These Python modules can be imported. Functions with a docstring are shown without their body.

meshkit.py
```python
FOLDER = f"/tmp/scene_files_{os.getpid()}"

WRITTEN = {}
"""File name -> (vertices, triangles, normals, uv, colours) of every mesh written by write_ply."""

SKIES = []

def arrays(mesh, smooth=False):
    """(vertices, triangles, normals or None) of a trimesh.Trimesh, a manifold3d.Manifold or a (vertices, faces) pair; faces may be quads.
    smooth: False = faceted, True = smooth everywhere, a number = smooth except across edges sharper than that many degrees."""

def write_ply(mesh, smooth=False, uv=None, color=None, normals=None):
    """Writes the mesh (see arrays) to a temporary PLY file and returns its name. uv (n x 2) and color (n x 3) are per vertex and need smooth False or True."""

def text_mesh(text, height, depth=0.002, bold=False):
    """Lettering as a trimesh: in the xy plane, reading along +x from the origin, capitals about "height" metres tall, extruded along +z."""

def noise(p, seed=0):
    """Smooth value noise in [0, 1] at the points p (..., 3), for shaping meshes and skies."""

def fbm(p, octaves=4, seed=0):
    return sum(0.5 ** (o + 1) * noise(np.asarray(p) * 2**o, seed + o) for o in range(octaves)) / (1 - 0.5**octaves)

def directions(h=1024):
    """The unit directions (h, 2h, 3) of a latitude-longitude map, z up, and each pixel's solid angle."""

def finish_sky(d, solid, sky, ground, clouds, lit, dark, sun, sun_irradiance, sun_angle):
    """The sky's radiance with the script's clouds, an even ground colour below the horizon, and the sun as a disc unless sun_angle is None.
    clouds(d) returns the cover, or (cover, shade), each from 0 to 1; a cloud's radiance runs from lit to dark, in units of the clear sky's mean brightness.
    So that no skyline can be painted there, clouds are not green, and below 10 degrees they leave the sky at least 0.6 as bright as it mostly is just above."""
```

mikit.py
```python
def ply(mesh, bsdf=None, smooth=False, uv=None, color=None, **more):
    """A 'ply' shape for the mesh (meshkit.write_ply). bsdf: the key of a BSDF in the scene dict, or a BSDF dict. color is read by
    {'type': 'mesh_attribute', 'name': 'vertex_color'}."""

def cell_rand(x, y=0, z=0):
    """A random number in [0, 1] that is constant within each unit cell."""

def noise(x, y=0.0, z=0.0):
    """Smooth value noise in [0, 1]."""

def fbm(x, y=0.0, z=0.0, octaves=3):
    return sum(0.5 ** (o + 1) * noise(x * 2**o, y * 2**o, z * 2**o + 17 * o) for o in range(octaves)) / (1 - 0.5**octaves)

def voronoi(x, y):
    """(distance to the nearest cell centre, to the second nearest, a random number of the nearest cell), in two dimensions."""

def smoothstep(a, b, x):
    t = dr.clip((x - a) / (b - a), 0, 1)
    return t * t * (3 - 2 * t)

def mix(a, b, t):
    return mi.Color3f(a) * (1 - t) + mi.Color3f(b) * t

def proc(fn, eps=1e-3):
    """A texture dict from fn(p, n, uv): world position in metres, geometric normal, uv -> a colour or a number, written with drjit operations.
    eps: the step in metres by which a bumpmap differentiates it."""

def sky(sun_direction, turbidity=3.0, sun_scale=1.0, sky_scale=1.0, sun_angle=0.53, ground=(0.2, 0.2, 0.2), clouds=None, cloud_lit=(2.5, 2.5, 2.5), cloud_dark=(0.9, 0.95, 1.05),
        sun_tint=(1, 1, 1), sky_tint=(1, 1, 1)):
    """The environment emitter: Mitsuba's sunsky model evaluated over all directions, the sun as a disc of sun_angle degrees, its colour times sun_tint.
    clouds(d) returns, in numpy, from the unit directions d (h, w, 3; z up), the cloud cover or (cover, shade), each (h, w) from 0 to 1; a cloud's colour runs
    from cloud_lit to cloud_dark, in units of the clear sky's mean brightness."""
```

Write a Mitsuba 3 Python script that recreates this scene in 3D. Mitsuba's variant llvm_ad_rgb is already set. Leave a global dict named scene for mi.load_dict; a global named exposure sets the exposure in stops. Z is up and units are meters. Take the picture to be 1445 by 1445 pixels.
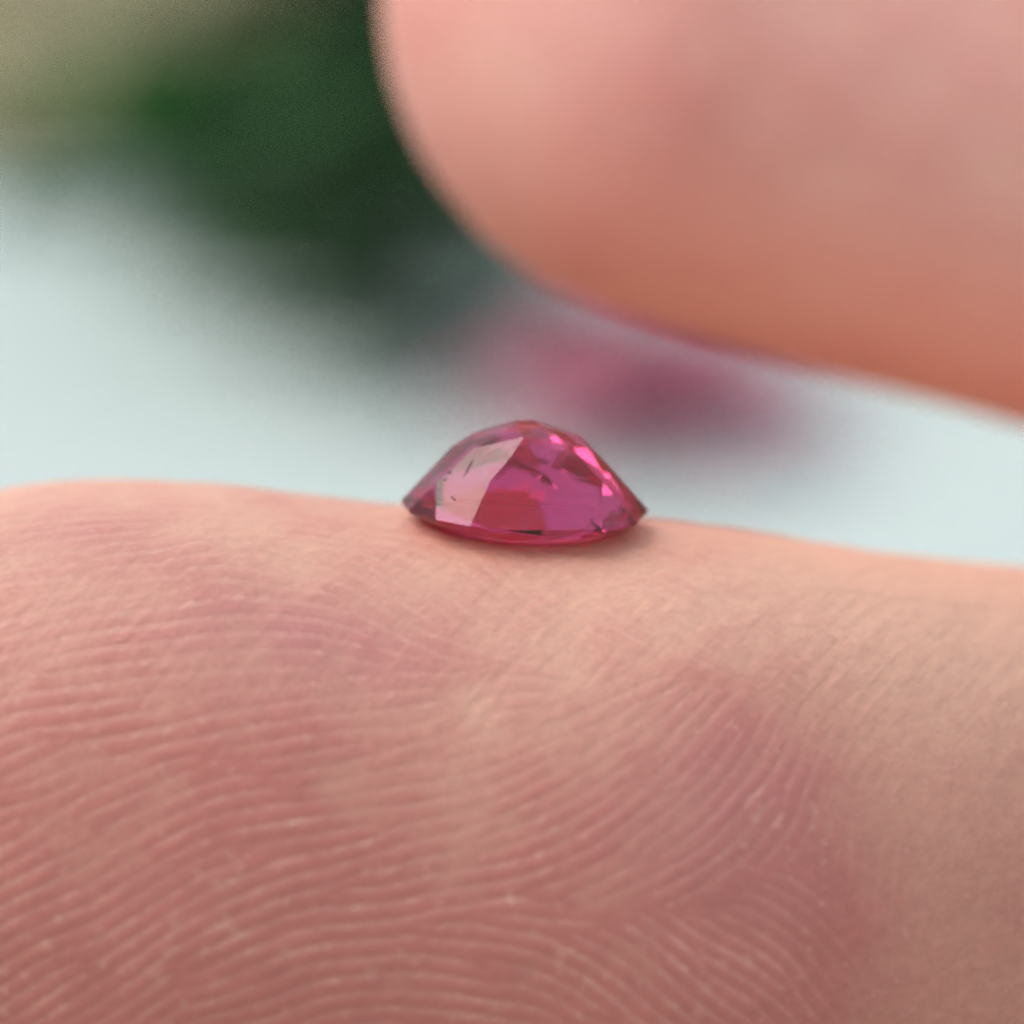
"""Pink faceted gemstone on a fingertip, second fingertip behind, garden table out of focus.  True scale: 1 unit = 1 m."""
import numpy as np, drjit as dr, trimesh, mitsuba as mi, mikit, meshkit
from scipy.interpolate import PchipInterpolator
from scipy.ndimage import map_coordinates, gaussian_filter
from scipy.spatial import ConvexHull

T = mi.ScalarTransform4f
MM = 1e-3
rng = np.random.default_rng(11)
scene, labels = {}, {}

# ------------------------------------------------------------------ camera, light, exposure
ELEV = np.radians(14.0)
EYE = np.array([-0.279, -67.969, 16.739]) * MM
FWD = np.array([0, np.cos(ELEV), -np.sin(ELEV)])
UP = np.array([0, np.sin(ELEV), np.cos(ELEV)])
scene['camera'] = {'type': 'thinlens', 'fov': 18.20, 'fov_axis': 'x', 'aperture_radius': 1.75 * MM, 'focus_distance': 67.5 * MM,
                   'near_clip': 0.002, 'far_clip': 200.0,
                   'to_world': T().look_at(origin=EYE.tolist(), target=(EYE + FWD).tolist(), up=[0, 0, 1])}
scene['sky'] = mikit.sky([-0.62, -0.08, 0.77], turbidity=3, sun_scale=0.33, sun_angle=50, sun_tint=(0.86, 0.97, 1.16), clouds=lambda d: 1.0, cloud_lit=(1.25, 1.30, 1.38), ground=(0.15, 0.14, 0.10))
exposure = 2.22


# ------------------------------------------------------------------ materials
def rgb(*c):
    return {'type': 'rgb', 'value': list(c)}


def principled(col, rough=0.5, spec=0.5, **k):
    return {'type': 'twosided', 'b': {'type': 'principled', 'base_color': col if isinstance(col, dict) else rgb(*col), 'roughness': rough, 'specular': spec, **k}}


scene['skin'] = principled({'type': 'mesh_attribute', 'name': 'vertex_color'}, 0.48, 0.32)
scene['pale_paint'] = principled(mikit.proc(lambda p, n, uv: mikit.mix((0.61, 0.735, 0.725), (0.67, 0.77, 0.765), mikit.fbm(p.x * 9, p.y * 9, 0.0))), 0.55, 0.3)
scene['dry_lawn'] = principled(mikit.proc(lambda p, n, uv: mikit.mix((0.17, 0.16, 0.09), (0.37, 0.32, 0.22), mikit.fbm(p.x * 3, p.y * 3, 0.0, 4))), 0.9, 0.1)
scene['leaf_green'] = principled(mikit.proc(lambda p, n, uv: mikit.mix((0.020, 0.095, 0.020), (0.045, 0.18, 0.042), mikit.fbm(p.x * 60, p.y * 60, p.z * 60))), 0.8, 0.1)
scene['leaf_dark'] = principled(mikit.proc(lambda p, n, uv: mikit.mix((0.038, 0.085, 0.040), (0.07, 0.14, 0.065), mikit.fbm(p.x * 60, p.y * 60, p.z * 60))), 0.8, 0.1)
scene['shrub_leaf'] = principled(mikit.proc(lambda p, n, uv: mikit.mix((0.05, 0.07, 0.025), (0.12, 0.13, 0.05), mikit.fbm(p.x * 9, p.y * 9, p.z * 9))), 0.6, 0.3)
scene['bark'] = principled((0.12, 0.08, 0.05), 0.8, 0.2)
scene['petal'] = principled(mikit.proc(lambda p, n, uv: mikit.mix((0.56, 0.19, 0.30), (0.74, 0.34, 0.45), mikit.fbm(p.x * 90, p.y * 90, p.z * 90))), 0.6, 0.3)
scene['flower_eye'] = principled((0.25, 0.08, 0.13), 0.7, 0.2)
scene['inclusion_dark'] = principled((0.16, 0.08, 0.12), 0.6, 0.3)
sig = -np.log(np.array([0.83, 0.125, 0.36])) / (3.0 * MM)
scene['gem_glass'] = {'type': 'dielectric', 'int_ior': 1.72, 'ext_ior': 1.000277}
GEM_MEDIUM = {'type': 'homogeneous', 'albedo': rgb(0, 0, 0), 'sigma_t': rgb(*(sig / sig.max()).tolist()), 'scale': float(sig.max())}

# ------------------------------------------------------------------ ground and table (far, out of focus)
TZ = -0.100                                                                  # table top height
g = trimesh.creation.box((120, 120, 0.2))
g.apply_translation((0, 20, TZ - 0.74 - 0.1))
scene['ground'] = mikit.ply(g, 'dry_lawn')
labels['ground'] = {'label': 'olive and beige dry lawn beyond the table, far out of focus', 'kind': 'structure'}


def rounded_box(a, b, r):
    import manifold3d as m3
    a, b = np.asarray(a, float) + r, np.asarray(b, float) - r
    s = [m3.Manifold.sphere(r, 16).translate([x, y, z]) for x in (a[0], b[0]) for y in (a[1], b[1]) for z in (a[2], b[2])]
    return m3.Manifold.batch_hull(s)


TY0, TY1, TX = 0.30, 0.78, 0.75
scene['garden_table__tabletop'] = mikit.ply(rounded_box((-TX, TY0, TZ - 0.03), (TX, TY1, TZ), 0.006), 'pale_paint', smooth=40)
labels['garden_table'] = {'label': 'pale mint white table top far behind and below the finger, completely out of focus', 'category': 'table'}
for i, (x, y) in enumerate([(-TX + .06, TY0 + .06), (TX - .06, TY0 + .06), (-TX + .06, TY1 - .06), (TX - .06, TY1 - .06)]):
    scene['garden_table__leg' + (f'_{i:03d}' if i else '')] = mikit.ply(rounded_box((x - .03, y - .03, TZ - 0.74), (x + .03, y + .03, TZ - 0.031), 0.005), 'pale_paint', smooth=40)


# ------------------------------------------------------------------ plants
def leaf_mesh(base, azim, length, width, lift, droop, fold=0.25, nu=14, nv=6, thick=0.0006):
    """A pointed oval leaf blade with a folded midrib and a drooping tip, of real thickness."""
    u_ = np.linspace(0, 1, nu)
    v_ = np.linspace(-1, 1, nv + 1)
    w = width / 2 * np.sin(np.pi * u_ ** 0.8) ** 0.8
    U, V = np.meshgrid(u_, v_, indexing='ij')
    ang = lift - droop * U
    run = np.cumsum(np.cos(ang) / (nu - 1), 0) * length
    rise = np.cumsum(np.sin(ang) / (nu - 1), 0) * length
    side = V * w[:, None]
    z = rise + fold * np.abs(side) + 0.03 * length * np.sin(7 * U + 3 * V)
    d, s = np.array([np.cos(azim), np.sin(azim)]), np.array([-np.sin(azim), np.cos(azim)])
    P = np.stack([base[0] + run * d[0] + side * s[0], base[1] + run * d[1] + side * s[1], base[2] + z], -1).reshape(-1, 3)
    i, j = np.meshgrid(np.arange(nu - 1), np.arange(nv), indexing='ij')
    a = (i * (nv + 1) + j).ravel()
    F = np.vstack([np.stack([a, a + nv + 1, a + nv + 2], 1), np.stack([a, a + nv + 2, a + 1], 1)])
    n = len(P)
    e = np.concatenate([np.arange(nv), np.arange(nv, n - 1, nv + 1), np.arange(n - 1, n - 1 - nv, -1), np.arange((nu - 1) * (nv + 1), 0, -(nv + 1))])
    e2 = np.roll(e, -1)
    rim = np.vstack([np.stack([e, e + n, e2], 1), np.stack([e2, e + n, e2 + n], 1)])
    return trimesh.Trimesh(np.vstack([P, P - [0, 0, thick]]), np.vstack([F, F[:, ::-1] + n, rim]), process=False)


def tube(points, r0, r1, k=8):
    P = np.asarray(points, float)
    t = np.gradient(P, axis=0)
    t /= np.linalg.norm(t, axis=1, keepdims=True)
    a = np.cross(t, [0.31, 0.2, 0.93])
    a /= np.linalg.norm(a, axis=1, keepdims=True)
    b = np.cross(t, a)
    th = np.arange(k) * 2 * np.pi / k
    r = np.linspace(r0, r1, len(P))[:, None, None]
    V = P[:, None] + r * (np.cos(th)[None, :, None] * a[:, None] + np.sin(th)[None, :, None] * b[:, None])
    i, j = np.meshgrid(np.arange(len(P) - 1), np.arange(k), indexing='ij')
    A, B = i * k + j, i * k + (j + 1) % k
    F = np.vstack([np.stack([A, A + k, B], -1).reshape(-1, 3), np.stack([B, A + k, B + k], -1).reshape(-1, 3)])
    n = len(P) * k
    caps = [[n, (q + 1) % k, q] for q in range(k)] + [[n + 1, n - k + q, n - k + (q + 1) % k] for q in range(k)]
    m = trimesh.Trimesh(np.vstack([V.reshape(-1, 3), P[:1], P[-1:]]), np.vstack([F, caps]), process=False)
    m.fix_normals()
    return m


def sprig(key, origin, spread, count, mat, label, lengths, seed, stem_dir):
    r = np.random.default_rng(seed)
    o = np.array(origin)
    path = [o + np.array(stem_dir) * q + [0, 0, 0.012 * np.sin(q * 3)] for q in np.linspace(-0.5, 0.5, 9)]
    scene[key + '__stem'] = mikit.ply(tube(path, 0.0022, 0.0012), 'leaf_dark', smooth=True)
    for i in range(count):
        q = r.uniform(-0.5, 0.5)
        b = o + np.array(stem_dir) * q + [0, 0, 0.004 + spread * r.random() ** 1.3]
        L = r.uniform(*lengths)
        m = leaf_mesh(b, r.uniform(0, 2 * np.pi), L, L * r.uniform(0.5, 0.65), r.uniform(0.1, 0.8), r.uniform(0.3, 1.0))
        m.vertices[:, 2] = np.maximum(m.vertices[:, 2], TZ + 0.001 + 0.0006 * (np.arange(len(m.vertices)) < len(m.vertices) // 2))
        scene[key + '__leaf' + (f'_{i:03d}' if i else '')] = mikit.ply(m, mat, smooth=True)
    labels[key] = {'label': label, 'category': 'plant'}


sprig('leafy_plant', (-0.064, 0.665, TZ), 0.035, 50, 'leaf_green', 'dark green leafy cutting lying on the pale table, left of the upper finger, blurred', (0.034, 0.055), 5, (0.07, -0.15, 0))
sprig('leafy_plant_001', (-0.024, 0.525, TZ), 0.07, 50, 'leaf_dark', 'blackish green leafy cutting lying on the pale table just behind the upper fingertip, blurred', (0.028, 0.045), 8, (0.035, -0.10, 0))

# mauve blossom lying on the table
fo = np.array([0.0222, 0.440, TZ + 0.008])
scene['mauve_flower__stem'] = mikit.ply(tube([fo + [0, 0.002, -0.004], fo + [-0.008, 0.03, -0.004], fo + [-0.02, 0.07, -0.0055], fo + [-0.026, 0.11, -0.006]], 0.0018, 0.0015), 'leaf_dark', smooth=True)
k = 0
for ring, (n_, L, lift) in enumerate([(10, 0.031, 0.2), (9, 0.026, 0.6), (7, 0.019, 1.05)]):
    for i in range(n_):
        m = leaf_mesh(fo, 2 * np.pi * (i + 0.5 * ring) / n_ + rng.uniform(-.15, .15), L * rng.uniform(0.9, 1.1), 0.018, lift, 0.35, 0.2)
        m.vertices[:, 2] = np.maximum(m.vertices[:, 2], TZ + 0.001 + 0.0006 * (np.arange(len(m.vertices)) < len(m.vertices) // 2))
        scene['mauve_flower__petal' + (f'_{k:03d}' if k else '')] = mikit.ply(m, 'petal', smooth=True)
        k += 1
eye_ = trimesh.creation.icosphere(3, 0.005)
eye_.apply_scale((1, 1, 0.6))
eye_.vertices *= 1 + 0.12 * (meshkit.noise(eye_.vertices * 1500, 2)[:, None] - 0.5)
eye_.apply_translation(fo + [0, 0, 0.003])
scene['mauve_flower__flower_centre'] = mikit.ply(eye_, 'flower_eye', smooth=True)
labels['mauve_flower'] = {'label': 'mauve pink blossom lying on the pale table under the upper finger, strongly blurred', 'category': 'flower'}


def shrub(key, base, size, count, label, seed):
    r = np.random.default_rng(seed)
    B = np.array(base, float)
    stems, leaves = [], []
    for _ in range(14):
        tip = B + r.normal(0, 1, 3) * [size[0] * .4, size[1] * .4, 0] + [0, 0, size[2] * r.uniform(.5, .95)]
        stems.append(tube([B, B * .55 + tip * .45 + [0, 0, .06], tip], 0.014, 0.004, 6))
    for _ in range(count):
        d = r.normal(0, 1, 3)
        d /= np.linalg.norm(d)
        rad = r.random() ** 0.45 * (0.75 + 0.5 * meshkit.noise(d[None] * 2.2 + 7, seed)[0])
        c = B + [0, 0, size[2] * .55] + d * rad * np.array(size) * [.5, .5, .5]
        L = r.uniform(0.05, 0.09)
        leaves.append(leaf_mesh(c, r.uniform(0, 6.28), L, L * .5, r.uniform(-.3, .9), .8, nu=5, nv=2, thick=0.001))
    scene[key + '__stem'] = mikit.ply(trimesh.util.concatenate(stems), 'bark', smooth=True)
    scene[key + '__foliage'] = mikit.ply(trimesh.util.concatenate(leaves), 'shrub_leaf')
    labels[key] = {'label': label, 'category': 'shrub'}
    labels[key + '__foliage'] = {'kind': 'stuff'}


shrub('garden_shrub', (0.02, 4.2, TZ - 0.74), (0.9, 0.9, 0.75), 2600, 'dark olive green shrub on the lawn at the top edge, beside the upper fingertip, blurred', 21)

# ------------------------------------------------------------------ gemstone (oval, lying table-down, domed pavilion up)
GA, GB = 2.70, 2.20                                                          # half axes of the girdle, mm


def ring(rho, z, angles):
    a = np.radians(np.asarray(angles, float))
    return np.stack([rho * GA * np.cos(a), -rho * GB * np.sin(a), np.full(len(a), z)], 1)


gird = [0, 26, 52.4, 98.2, 115.9, 135.3, 158, 180, 203, 225, 248, 270, 293, 315, 338]
front = [(-0.781, -1.50, 0.94), (1.628, -1.03, 0.90), (-1.936, -0.96, 0.70), (-1.15, -0.709, 1.44), (-0.1, -0.80, 1.76), (0.35, -1.40, 1.12), (-0.35, -1.15, 1.42), (0.88, -0.7, 1.60), (1.93, 0.0, 0.84), (-1.65, 0.3, 1.2)]
pts = np.vstack([
    ring(1.0, 0.035, gird), ring(1.0, -0.035, gird), front,
    ring(0.72, 0.93, [205, 228, 252, 278, 300, 325]), ring(0.46, 1.52, [195, 217, 240, 265, 289, 312, 338]), ring(0.13, 1.87, [20, 150, 215, 290]),
    ring(0.93, -0.13, np.arange(16) * 22.5 + 8), ring(0.76, -0.33, np.arange(8) * 45 + 8), ring(0.50, -0.43, np.arange(8) * 45 + 30)])
hull = ConvexHull(pts)
gem = trimesh.Trimesh(pts, hull.simplices, process=False)
flip = (gem.face_normals * hull.equations[:, :3]).sum(1) < 0
gem.faces[flip] = gem.faces[flip][:, ::-1]
GEM_M = trimesh.transformations.concatenate_matrices(trimesh.transformations.translation_matrix([0, 0, -0.085]), trimesh.transformations.rotation_matrix(np.radians(2.6), [0, 1, 0]),
                                                     trimesh.transformations.rotation_matrix(np.radians(1.0), [1, 0, 0]))
gem.apply_transform(GEM_M)
low = [(f, gem.vertices[gem.faces[i, 0]]) for i, f in enumerate(gem.face_normals) if f[2] < -0.05]
gem_mm = gem.copy()
gem.apply_scale(MM)
scene['gem_medium'] = GEM_MEDIUM
scene['gemstone__body'] = mikit.ply(gem, 'gem_glass', interior={'type': 'ref', 'id': 'gem_medium'})
labels['gemstone'] = {'label': 'small pink faceted gemstone lying domed side up on the crest of the ridged finger', 'category': 'gemstone'}


def speck(i, p, d, L, w):
    """A dark fleck lying flat on the facet nearest to p."""
    p, d = np.asarray(p, float), np.asarray(d, float)
    sd = hull.equations[:, :3] @ p + hull.equations[:, 3]
    n = hull.equations[sd.argmax(), :3]
    p = p - n * (sd.max() - 0.004)
    d -= n * (n @ d)
    d /= np.linalg.norm(d)
    m = trimesh.creation.icosphere(3, 1.0)
    m.vertices *= 1 + 0.9 * (meshkit.noise(m.vertices * 2.5 + 3 * i, i)[:, None] - .5)
    m.apply_scale((L, w, 0.010))
    R = np.eye(4)
    R[:3, :3] = np.stack([d, np.cross(n, d), n], 1)
    R[:3, 3] = p
    m.apply_transform(R)
    m.apply_transform(GEM_M)
    m.apply_scale(MM)
    scene['gemstone__speck' + (f'_{i:03d}' if i else '')] = mikit.ply(m, 'inclusion_dark', smooth=True)


for i, (p, d, L, w) in enumerate([((-1.24, -1.0, 1.05), (0.1, 0.1, 1), 0.21, 0.026), ((-1.62, -0.85, 0.85), (1, 0, .3), 0.05, 0.03), ((-1.50, -1.3, 0.40), (1, .2, -.9), 0.09, 0.020), ((-1.75, -1.0, .78), (1, 0, 1), .06, .022)]):
    speck(i, p, d, L, w)

# ------------------------------------------------------------------ lower finger: swept section, ridged skin displaced as real relief
SA, SB, SN = 8.0, 11.0, 2.15                                                 # half depth, half height, section exponent (mm)
XS = np.array([-27, -20, -13.0, -11.0, -9.0, -7.0, -5.0, -3.0, -1.0, 1.0, 3.0, 5.0, 7.0, 9.0, 11.0, 13.0, 20, 30, 45, 62])
ZS = np.array([-13.2, -12.3, -11.457, -11.001, -10.842, -10.914, -11.15, -11.383, -11.514, -11.616, -11.757, -12.086, -12.54, -13.005, -13.472, -13.932, -15.4, -17.2, -19.2, -21])
z_c = PchipInterpolator(XS, ZS)


def y_c(x):
    far = np.where(x > 11, 0.030 * 9.5 ** 2 + 0.57 * (x - 11), 0.030 * np.clip(x - 1.5, 0, None) ** 2)
    return 0.35 + far + 0.012 * np.clip(-x - 4, 0, 12) ** 2


def section(t):
    c, s = np.cos(t), np.sin(t)
    return SA * np.sign(c) * np.abs(c) ** (2 / SN), SB * np.sign(s) * np.abs(s) ** (2 / SN)


def taper(x):
    k = np.sqrt(np.clip(1 - (np.clip(-14 - x, 0, 12) / 12.02) ** 2.2, 0, 1))
    return k * (1 + 0.05 * np.clip((x - 20) / 30, 0, 1)) * np.where(x > 58, np.sqrt(np.clip(1 - ((x - 58) / 4.02) ** 2, 0, 1)), 1)


# orientation of the ridges on the skin: (x, arc length from crest, degrees)
ORI = [(-10.36,3.54,172),(-8.92,2.65,168),(-6.68,2.38,164),(-9.72,5.44,172),(-7.2,5.32,164),(-9.32,7.03,167),(-6.4,6.82,165),(-9.88,8.51,156),(-7.8,8.45,154),(-9.84,9.95,151),(-7.8,9.59,149),(-9.84,11.82,147),(-7.76,11.32,149),(-7.8,13.06,144),(-5.64,10.36,153),(-5.64,11.79,155),(-4.92,12.86,160),(-4.2,9.17,162),(-2.76,10.74,167),(-2.76,12.04,168),(-1.32,9.93,167),(-1.32,8.51,161),(-3.48,8.23,160),(0.84,7.67,143),(0.84,9.12,152),(2.28,8.32,140),(1.56,9.8,153),(3.04,6.95,136),(-0.32,11.04,178),(0.12,11.59,12),(1.56,11.8,37),(0.84,12.28,39),(-0.88,11.63,0),(2.28,11.62,43),(-1.48,12.1,2),(-2.04,12.71,176),(2.72,10.74,41),(3.76,7.48,129),(4.48,8.14,124),(3.72,8.94,133),(4.96,6.72,120),(3.16,9.71,147),(3.72,10.81,29),(5.2,10.06,29),(5.92,11.29,46),(8.24,9.91,90),(9.84,8.34,95),(7.48,8.51,101),(10.12,11.3,96),(6.76,7.09,106),(10.32,5.97,100),(-3.6,3.22,35),(-2.68,3.75,34),(-1.36,2.47,43),(-0.6,3.58,37),(0.56,5.02,12),(1.64,3.63,34),(3.12,3.29,34),(3.88,3.8,30),(5.44,3.07,18),(7.0,2.96,19),(6.12,4.37,38),(8.6,3.36,35),(-0.6,6.55,167),(-2.04,6.92,164),(1.6,6.11,148),(-5.04,4.09,173),(-5.0,5.84,167),(-4.68,2.47,1),(-5.28,0.52,165)]
RX0, RX1, RS0, RS1, RH = -15.0, 15.0, -5.0, 17.0, 0.045


def ridge_map():
    """A fingerprint grown from noise by oriented Gabor filters that follow the orientation field (ridges fork and end as real ones do)."""
    x, s = np.arange(RX0, RX1, RH), np.arange(RS0, RS1, RH)
    X, S = np.meshgrid(x, s, indexing='ij')
    cs, sn = np.zeros_like(X), np.zeros_like(X)
    for px, ps, a in ORI:
        w = 1 / ((X - px) ** 2 + (S - ps) ** 2 + 0.25) ** 1.6
        cs += w * np.cos(2 * np.radians(a))
        sn += w * np.sin(2 * np.radians(a))
    r = np.random.default_rng(3)
    wob = gaussian_filter(r.normal(size=X.shape), 14)
    wob *= 0.05 / wob.std()
    th = (0.5 * np.arctan2(sn, cs) + wob) % np.pi
    v = r.normal(size=X.shape)
    n1, n2 = X.shape
    fx, fy = np.fft.fftfreq(n1, RH)[:, None], np.fft.rfftfreq(n2, RH)[None]
    NA = 20
    idx = np.floor(th / np.pi * NA + 0.5).astype(int) % NA
    mixp = np.clip((9.5 - S) / 5 + (-2 - X) / 14, 0, 1)                      # wider ridges towards the upper left
    for _ in range(6):
        V = np.fft.rfft2(v)
        out = np.zeros_like(v)
        for i in range(NA):
            a = np.pi * i / NA + np.pi / 2
            here = idx == i
            if not here.any():
                continue
            for per, wt in ((0.335, 1 - mixp), (0.40, mixp)):
                f0 = 1 / per
                G = sum(np.exp(-((fx - q * f0 * np.cos(a)) ** 2 + (fy - q * f0 * np.sin(a)) ** 2) * 2 * (np.pi * 0.34) ** 2) for q in (-1, 1))
                resp = np.fft.irfft2(V * G, s=v.shape)
                out[here] += (resp * wt)[here]
        v = np.tanh(1.6 * out / out.std())
    return v


RIDGE = ridge_map()


def at_ridge(f, x, s):
    return map_coordinates(f, [(x - RX0) / RH, (s - RS0) / RH], order=1, mode='nearest')


def sstep(a, b, x):
    t = np.clip((x - a) / (b - a), 0, 1)
    return t * t * (3 - 2 * t)


def lower_finger():
    ts = np.linspace(0.5 * np.pi - 1.2, 0.5 * np.pi + 2.4, 4000)
    a, b = section(ts)
    arc = np.concatenate([[0], np.cumsum(np.hypot(np.diff(a), np.diff(b)))])
    arc -= np.interp(0.5 * np.pi, ts, arc)
    s_d = np.arange(-3.2, 14.2, 0.034)
    t_d = np.interp(s_d, arc, ts)
    t_c = np.linspace(t_d[-1], t_d[0] + 2 * np.pi, 90)[1:-1]
    s_c = np.where(t_c < np.pi * 1.5, s_d[-1] + (t_c - t_d[-1]) * 9, s_d[0] - (t_d[0] + 2 * np.pi - t_c) * 7)
    t, s = np.concatenate([t_d, t_c]), np.concatenate([s_d, s_c])
    x = np.concatenate([-14 - 12 * np.sin(np.linspace(np.pi / 2, 0, 46)[:-1]), np.arange(-14, -12.2, 0.1), np.arange(-12.2, 12.9, 0.034), np.linspace(13, 58, 70)[1:], 58 + 4 * np.sin(np.linspace(0, np.pi / 2, 14)[1:])])
    a, b = section(t)
    k = taper(x)[:, None]
    X = np.broadcast_to(x[:, None], (len(x), len(t)))
    S = np.broadcast_to(s[None], X.shape)
    P = np.stack([X, y_c(x)[:, None] + k * a, z_c(x)[:, None] + k * b], -1)
    du = np.gradient(P, axis=0)
    dv = np.roll(P, -1, 1) - np.roll(P, 1, 1)
    N = np.cross(du, dv)
    N /= np.maximum(np.linalg.norm(N, axis=-1, keepdims=True), 1e-12)
    if (N * (P - np.stack([X, y_c(x)[:, None] + 0 * X, z_c(x)[:, None] + 0 * X], -1)).sum(-1, keepdims=True)).mean() < 0:
        pass
    out = P - np.stack([X, y_c(x)[:, None] + 0 * X, z_c(x)[:, None] + 0 * X], -1)
    sgn = np.sign((N * out).sum(-1).mean())
    N *= sgn
    Q = np.stack([X, S, 0 * X], -1)
    v = at_ridge(RIDGE, X.ravel(), S.ravel()).reshape(X.shape)
    ca, sa = np.cos(0.6), np.sin(0.6)
    Q = np.stack([X * ca - S * sa, X * sa + S * ca, 0.7 * X * sa + 0.6 * S], -1)
    n_lo = meshkit.fbm(Q * 0.16 + 3, 3, 5)
    n_mid = meshkit.fbm(Q * 0.9 + 9, 3, 6)
    n_hi = meshkit.fbm(Q * 4.0 + 1, 3, 7)
    n_fine = meshkit.fbm(Q * 8 + 5, 2, 9)
    inside = sstep(-13.8, -11.8, X) * sstep(14.5, 12.5, X) * sstep(-3.1, -2.2, S) * sstep(14.1, 13.0, S)
    strength = (1 - 0.85 * sstep(3.0, 8.0, X)) * (0.85 + 0.15 * sstep(5.5, 9.5, S)) * (0.75 + 0.6 * sstep(0.3, 0.7, n_mid)) * inside
    bead = meshkit.noise(Q * 3.1 + 13, 12)
    w1, w2 = X * 0.80 + S * 0.60, -X * 0.60 + S * 0.80                      # fine creases across the ridges, strongest near the crest
    crease = meshkit.fbm(np.stack([w1 * 5.5, w2 * 0.9, 0 * X], -1), 2, 14) + 0.8 * meshkit.fbm(np.stack([w1 * 0.8 + 5, w2 * 5.0, 0 * X], -1), 2, 15) - 0.9
    upper = 1 - 0.8 * sstep(4.5, 9, S)
    strength = strength * (0.75 + 0.5 * bead)
    h = 0.0036 * strength * v + 0.014 * (n_hi - .5) * upper + 0.020 * crease * upper * inside + 0.006 * (n_fine - .5) + 0.22 * (n_lo - .5) * (np.abs(S) > 2) + 0.05 * (n_mid - .5)
    h[:12] *= np.linspace(0, 1, 12)[:, None]
    h[-6:] = 0
    h += 0.21 * np.exp(-(np.hypot(P[..., 0], 1.15 * (P[..., 1] + 0.1)) / 2.5) ** 4)          # flesh pressed up round the stone
    P = P + N * h[..., None]
    # the gem presses a small dent
    near = np.hypot(P[..., 0] / 3.4, P[..., 1] / 3.2) < 1
    q = P[near]
    zl = np.max([p0[2] - (n[0] * (q[:, 0] - p0[0]) + n[1] * (q[:, 1] - p0[1])) / n[2] for n, p0 in low], 0) - 0.105
    d = np.clip(0.5 + 0.5 * (zl - q[:, 2]) / 0.09, 0, 1)
    q[:, 2] = zl * (1 - d) + q[:, 2] * d - 0.09 * d * (1 - d)
    P[near] = q
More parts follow.
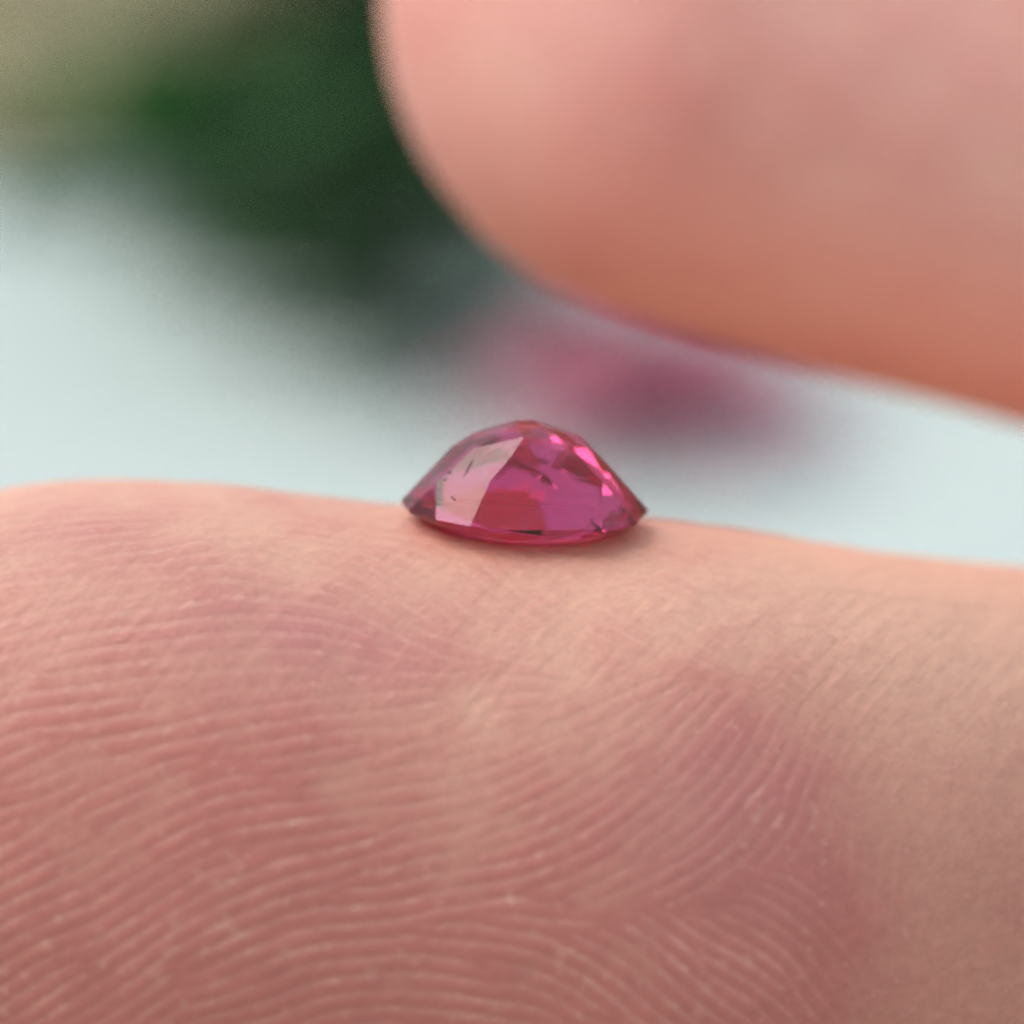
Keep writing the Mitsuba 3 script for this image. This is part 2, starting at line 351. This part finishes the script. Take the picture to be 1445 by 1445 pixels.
    # skin colour: blood-red pad darkening downward with painted-in shade, paler crest and side, whitish furrow lines, pore specks
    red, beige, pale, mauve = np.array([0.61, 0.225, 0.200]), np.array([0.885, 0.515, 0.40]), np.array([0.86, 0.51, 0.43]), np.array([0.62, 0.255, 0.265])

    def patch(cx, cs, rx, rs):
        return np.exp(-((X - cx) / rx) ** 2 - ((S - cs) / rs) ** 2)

    pad = np.clip(1.2 * sstep(0.8, 11, S) * (1 - 0.5 * sstep(4, 9, X)) + (1.2 * (n_lo - .5) + 0.9 * (n_mid - .5)) * (1 - 0.7 * sstep(3, 8, X)) + 0.35 * (n_hi - .5) - 0.30 * patch(0.3, 6.0, 3.0, 1.6), 0, 1)  # redness of the pad, plus shade painted in towards the bottom
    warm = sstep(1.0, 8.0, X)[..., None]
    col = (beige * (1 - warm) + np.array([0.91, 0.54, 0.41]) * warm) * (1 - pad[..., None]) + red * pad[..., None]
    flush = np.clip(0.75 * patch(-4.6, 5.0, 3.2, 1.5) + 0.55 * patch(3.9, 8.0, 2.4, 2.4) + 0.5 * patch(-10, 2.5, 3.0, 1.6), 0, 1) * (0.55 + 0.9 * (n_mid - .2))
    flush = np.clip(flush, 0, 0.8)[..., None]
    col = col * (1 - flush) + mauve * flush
    gem_glow = (0.7 * patch(0.3, 1.5, 2.2, 1.0))[..., None]                     # orange glow below the stone, painted into the skin colour
    col = col * (1 - gem_glow) + np.array([0.74, 0.27, 0.19]) * gem_glow
    line = sstep(0.3, 0.95, -v) * strength * (0.6 + 0.6 * sstep(0.35, 0.65, n_hi))
    speck = sstep(0.66, 0.76, n_hi) * 0.5 * inside
    m = np.clip(0.26 * line + 0.55 * speck, 0, 0.85)[..., None]
    col = col * (1 - m) + pale * m
    col = col * (1 + 0.16 * (n_fine - .5) + 0.14 * (n_mid - .5))[..., None]
    nx, nt = X.shape
    i, j = np.meshgrid(np.arange(nx - 1), np.arange(nt), indexing='ij')
    A, B = (i * nt + j).ravel(), (i * nt + (j + 1) % nt).ravel()
    F = np.vstack([np.stack([A, A + nt, B], 1), np.stack([B, A + nt, B + nt], 1)])
    if sgn < 0:
        F = F[:, ::-1]
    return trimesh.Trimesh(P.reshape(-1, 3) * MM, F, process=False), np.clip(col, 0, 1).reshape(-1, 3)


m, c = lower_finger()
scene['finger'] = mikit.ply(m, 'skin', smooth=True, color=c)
labels['finger'] = {'label': 'fingertip with fine skin ridges filling the lower half, carrying the pink gemstone', 'category': 'finger'}


# ------------------------------------------------------------------ upper finger, behind and above
def upper_finger():
    C = EYE / MM + FWD * 88 + np.array([4.35, 0, 0]) + UP * 13.6
    R, sl = 8.0, np.radians(-14.4)
    ax = np.array([np.cos(sl), 0, 0]) + UP * np.sin(sl) + FWD * 0.17
    ax /= np.linalg.norm(ax)
    w = np.concatenate([-R * np.cos(np.linspace(0, np.pi / 2, 60)), np.linspace(0, 62, 130)[1:], 62 + 8 * np.sin(np.linspace(0, np.pi / 2, 24)[1:])])
    rad = np.where(w < 0, np.sqrt(np.clip(R * R - w * w, 0, None)), R + 0.02 * np.clip(w, 0, 60))
    end = R + 0.02 * 60
    rad = np.where(w > 62, end * np.sqrt(np.clip(1 - ((w - 62) / 8) ** 2, 0, 1)), rad)
    th = np.linspace(0, 2 * np.pi, 240, endpoint=False)
    e2 = UP - ax * (UP @ ax)
    e2 /= np.linalg.norm(e2)
    e1 = np.cross(ax, e2)
    bend = (0.0022 * np.clip(w - 24, 0, None) ** 2)[:, None] * (e2 - 0.5 * e1 * np.sign(e1 @ FWD) * -1)
    spine = C + w[:, None] * ax + bend
    ph = np.radians(55)
    m1, m2 = np.cos(ph) * e1 + np.sin(ph) * e2, np.cos(ph) * e2 - np.sin(ph) * e1        # broad oval section, its top leaning back
    P = spine[:, None] + rad[:, None, None] * (np.cos(th)[None, :, None] * m1 * 0.88 + np.sin(th)[None, :, None] * m2 * 1.36)
    nrm = np.cos(th)[None, :, None] * m1 * 1.2 + np.sin(th)[None, :, None] * m2 * 0.8 + 0 * P
    lo, mid = meshkit.fbm(P * 0.13 + 40, 3, 31), meshkit.fbm(P * 0.7 + 4, 3, 32)
    fade = np.clip(rad / R, 0, 1)[:, None]
    P = P + nrm * ((0.5 * (lo - .5) + 0.08 * (mid - .5)) * fade)[..., None]
    red, beige = np.array([0.86, 0.35, 0.31]), np.array([0.95, 0.54, 0.465])
    q = np.clip(0.5 + 2.2 * (lo - .5) + 0.4 * (mid - .5), 0, 1)[..., None]
    col = beige * (1 - q) + red * q
    nx, nt = len(w), len(th)
    i, j = np.meshgrid(np.arange(nx - 1), np.arange(nt), indexing='ij')
    A, B = (i * nt + j).ravel(), (i * nt + (j + 1) % nt).ravel()
    mesh = trimesh.Trimesh(P.reshape(-1, 3) * MM, np.vstack([np.stack([A, A + nt, B], 1), np.stack([B, A + nt, B + nt], 1)]), process=False)
    if mesh.volume < 0:
        mesh.faces = mesh.faces[:, ::-1]
    return mesh, col.reshape(-1, 3)


m, c = upper_finger()
scene['finger_001'] = mikit.ply(m, 'skin', smooth=True, color=c)
labels['finger_001'] = {'label': 'blurred rounded fingertip reaching in from the upper right above the pink gemstone', 'category': 'finger'}
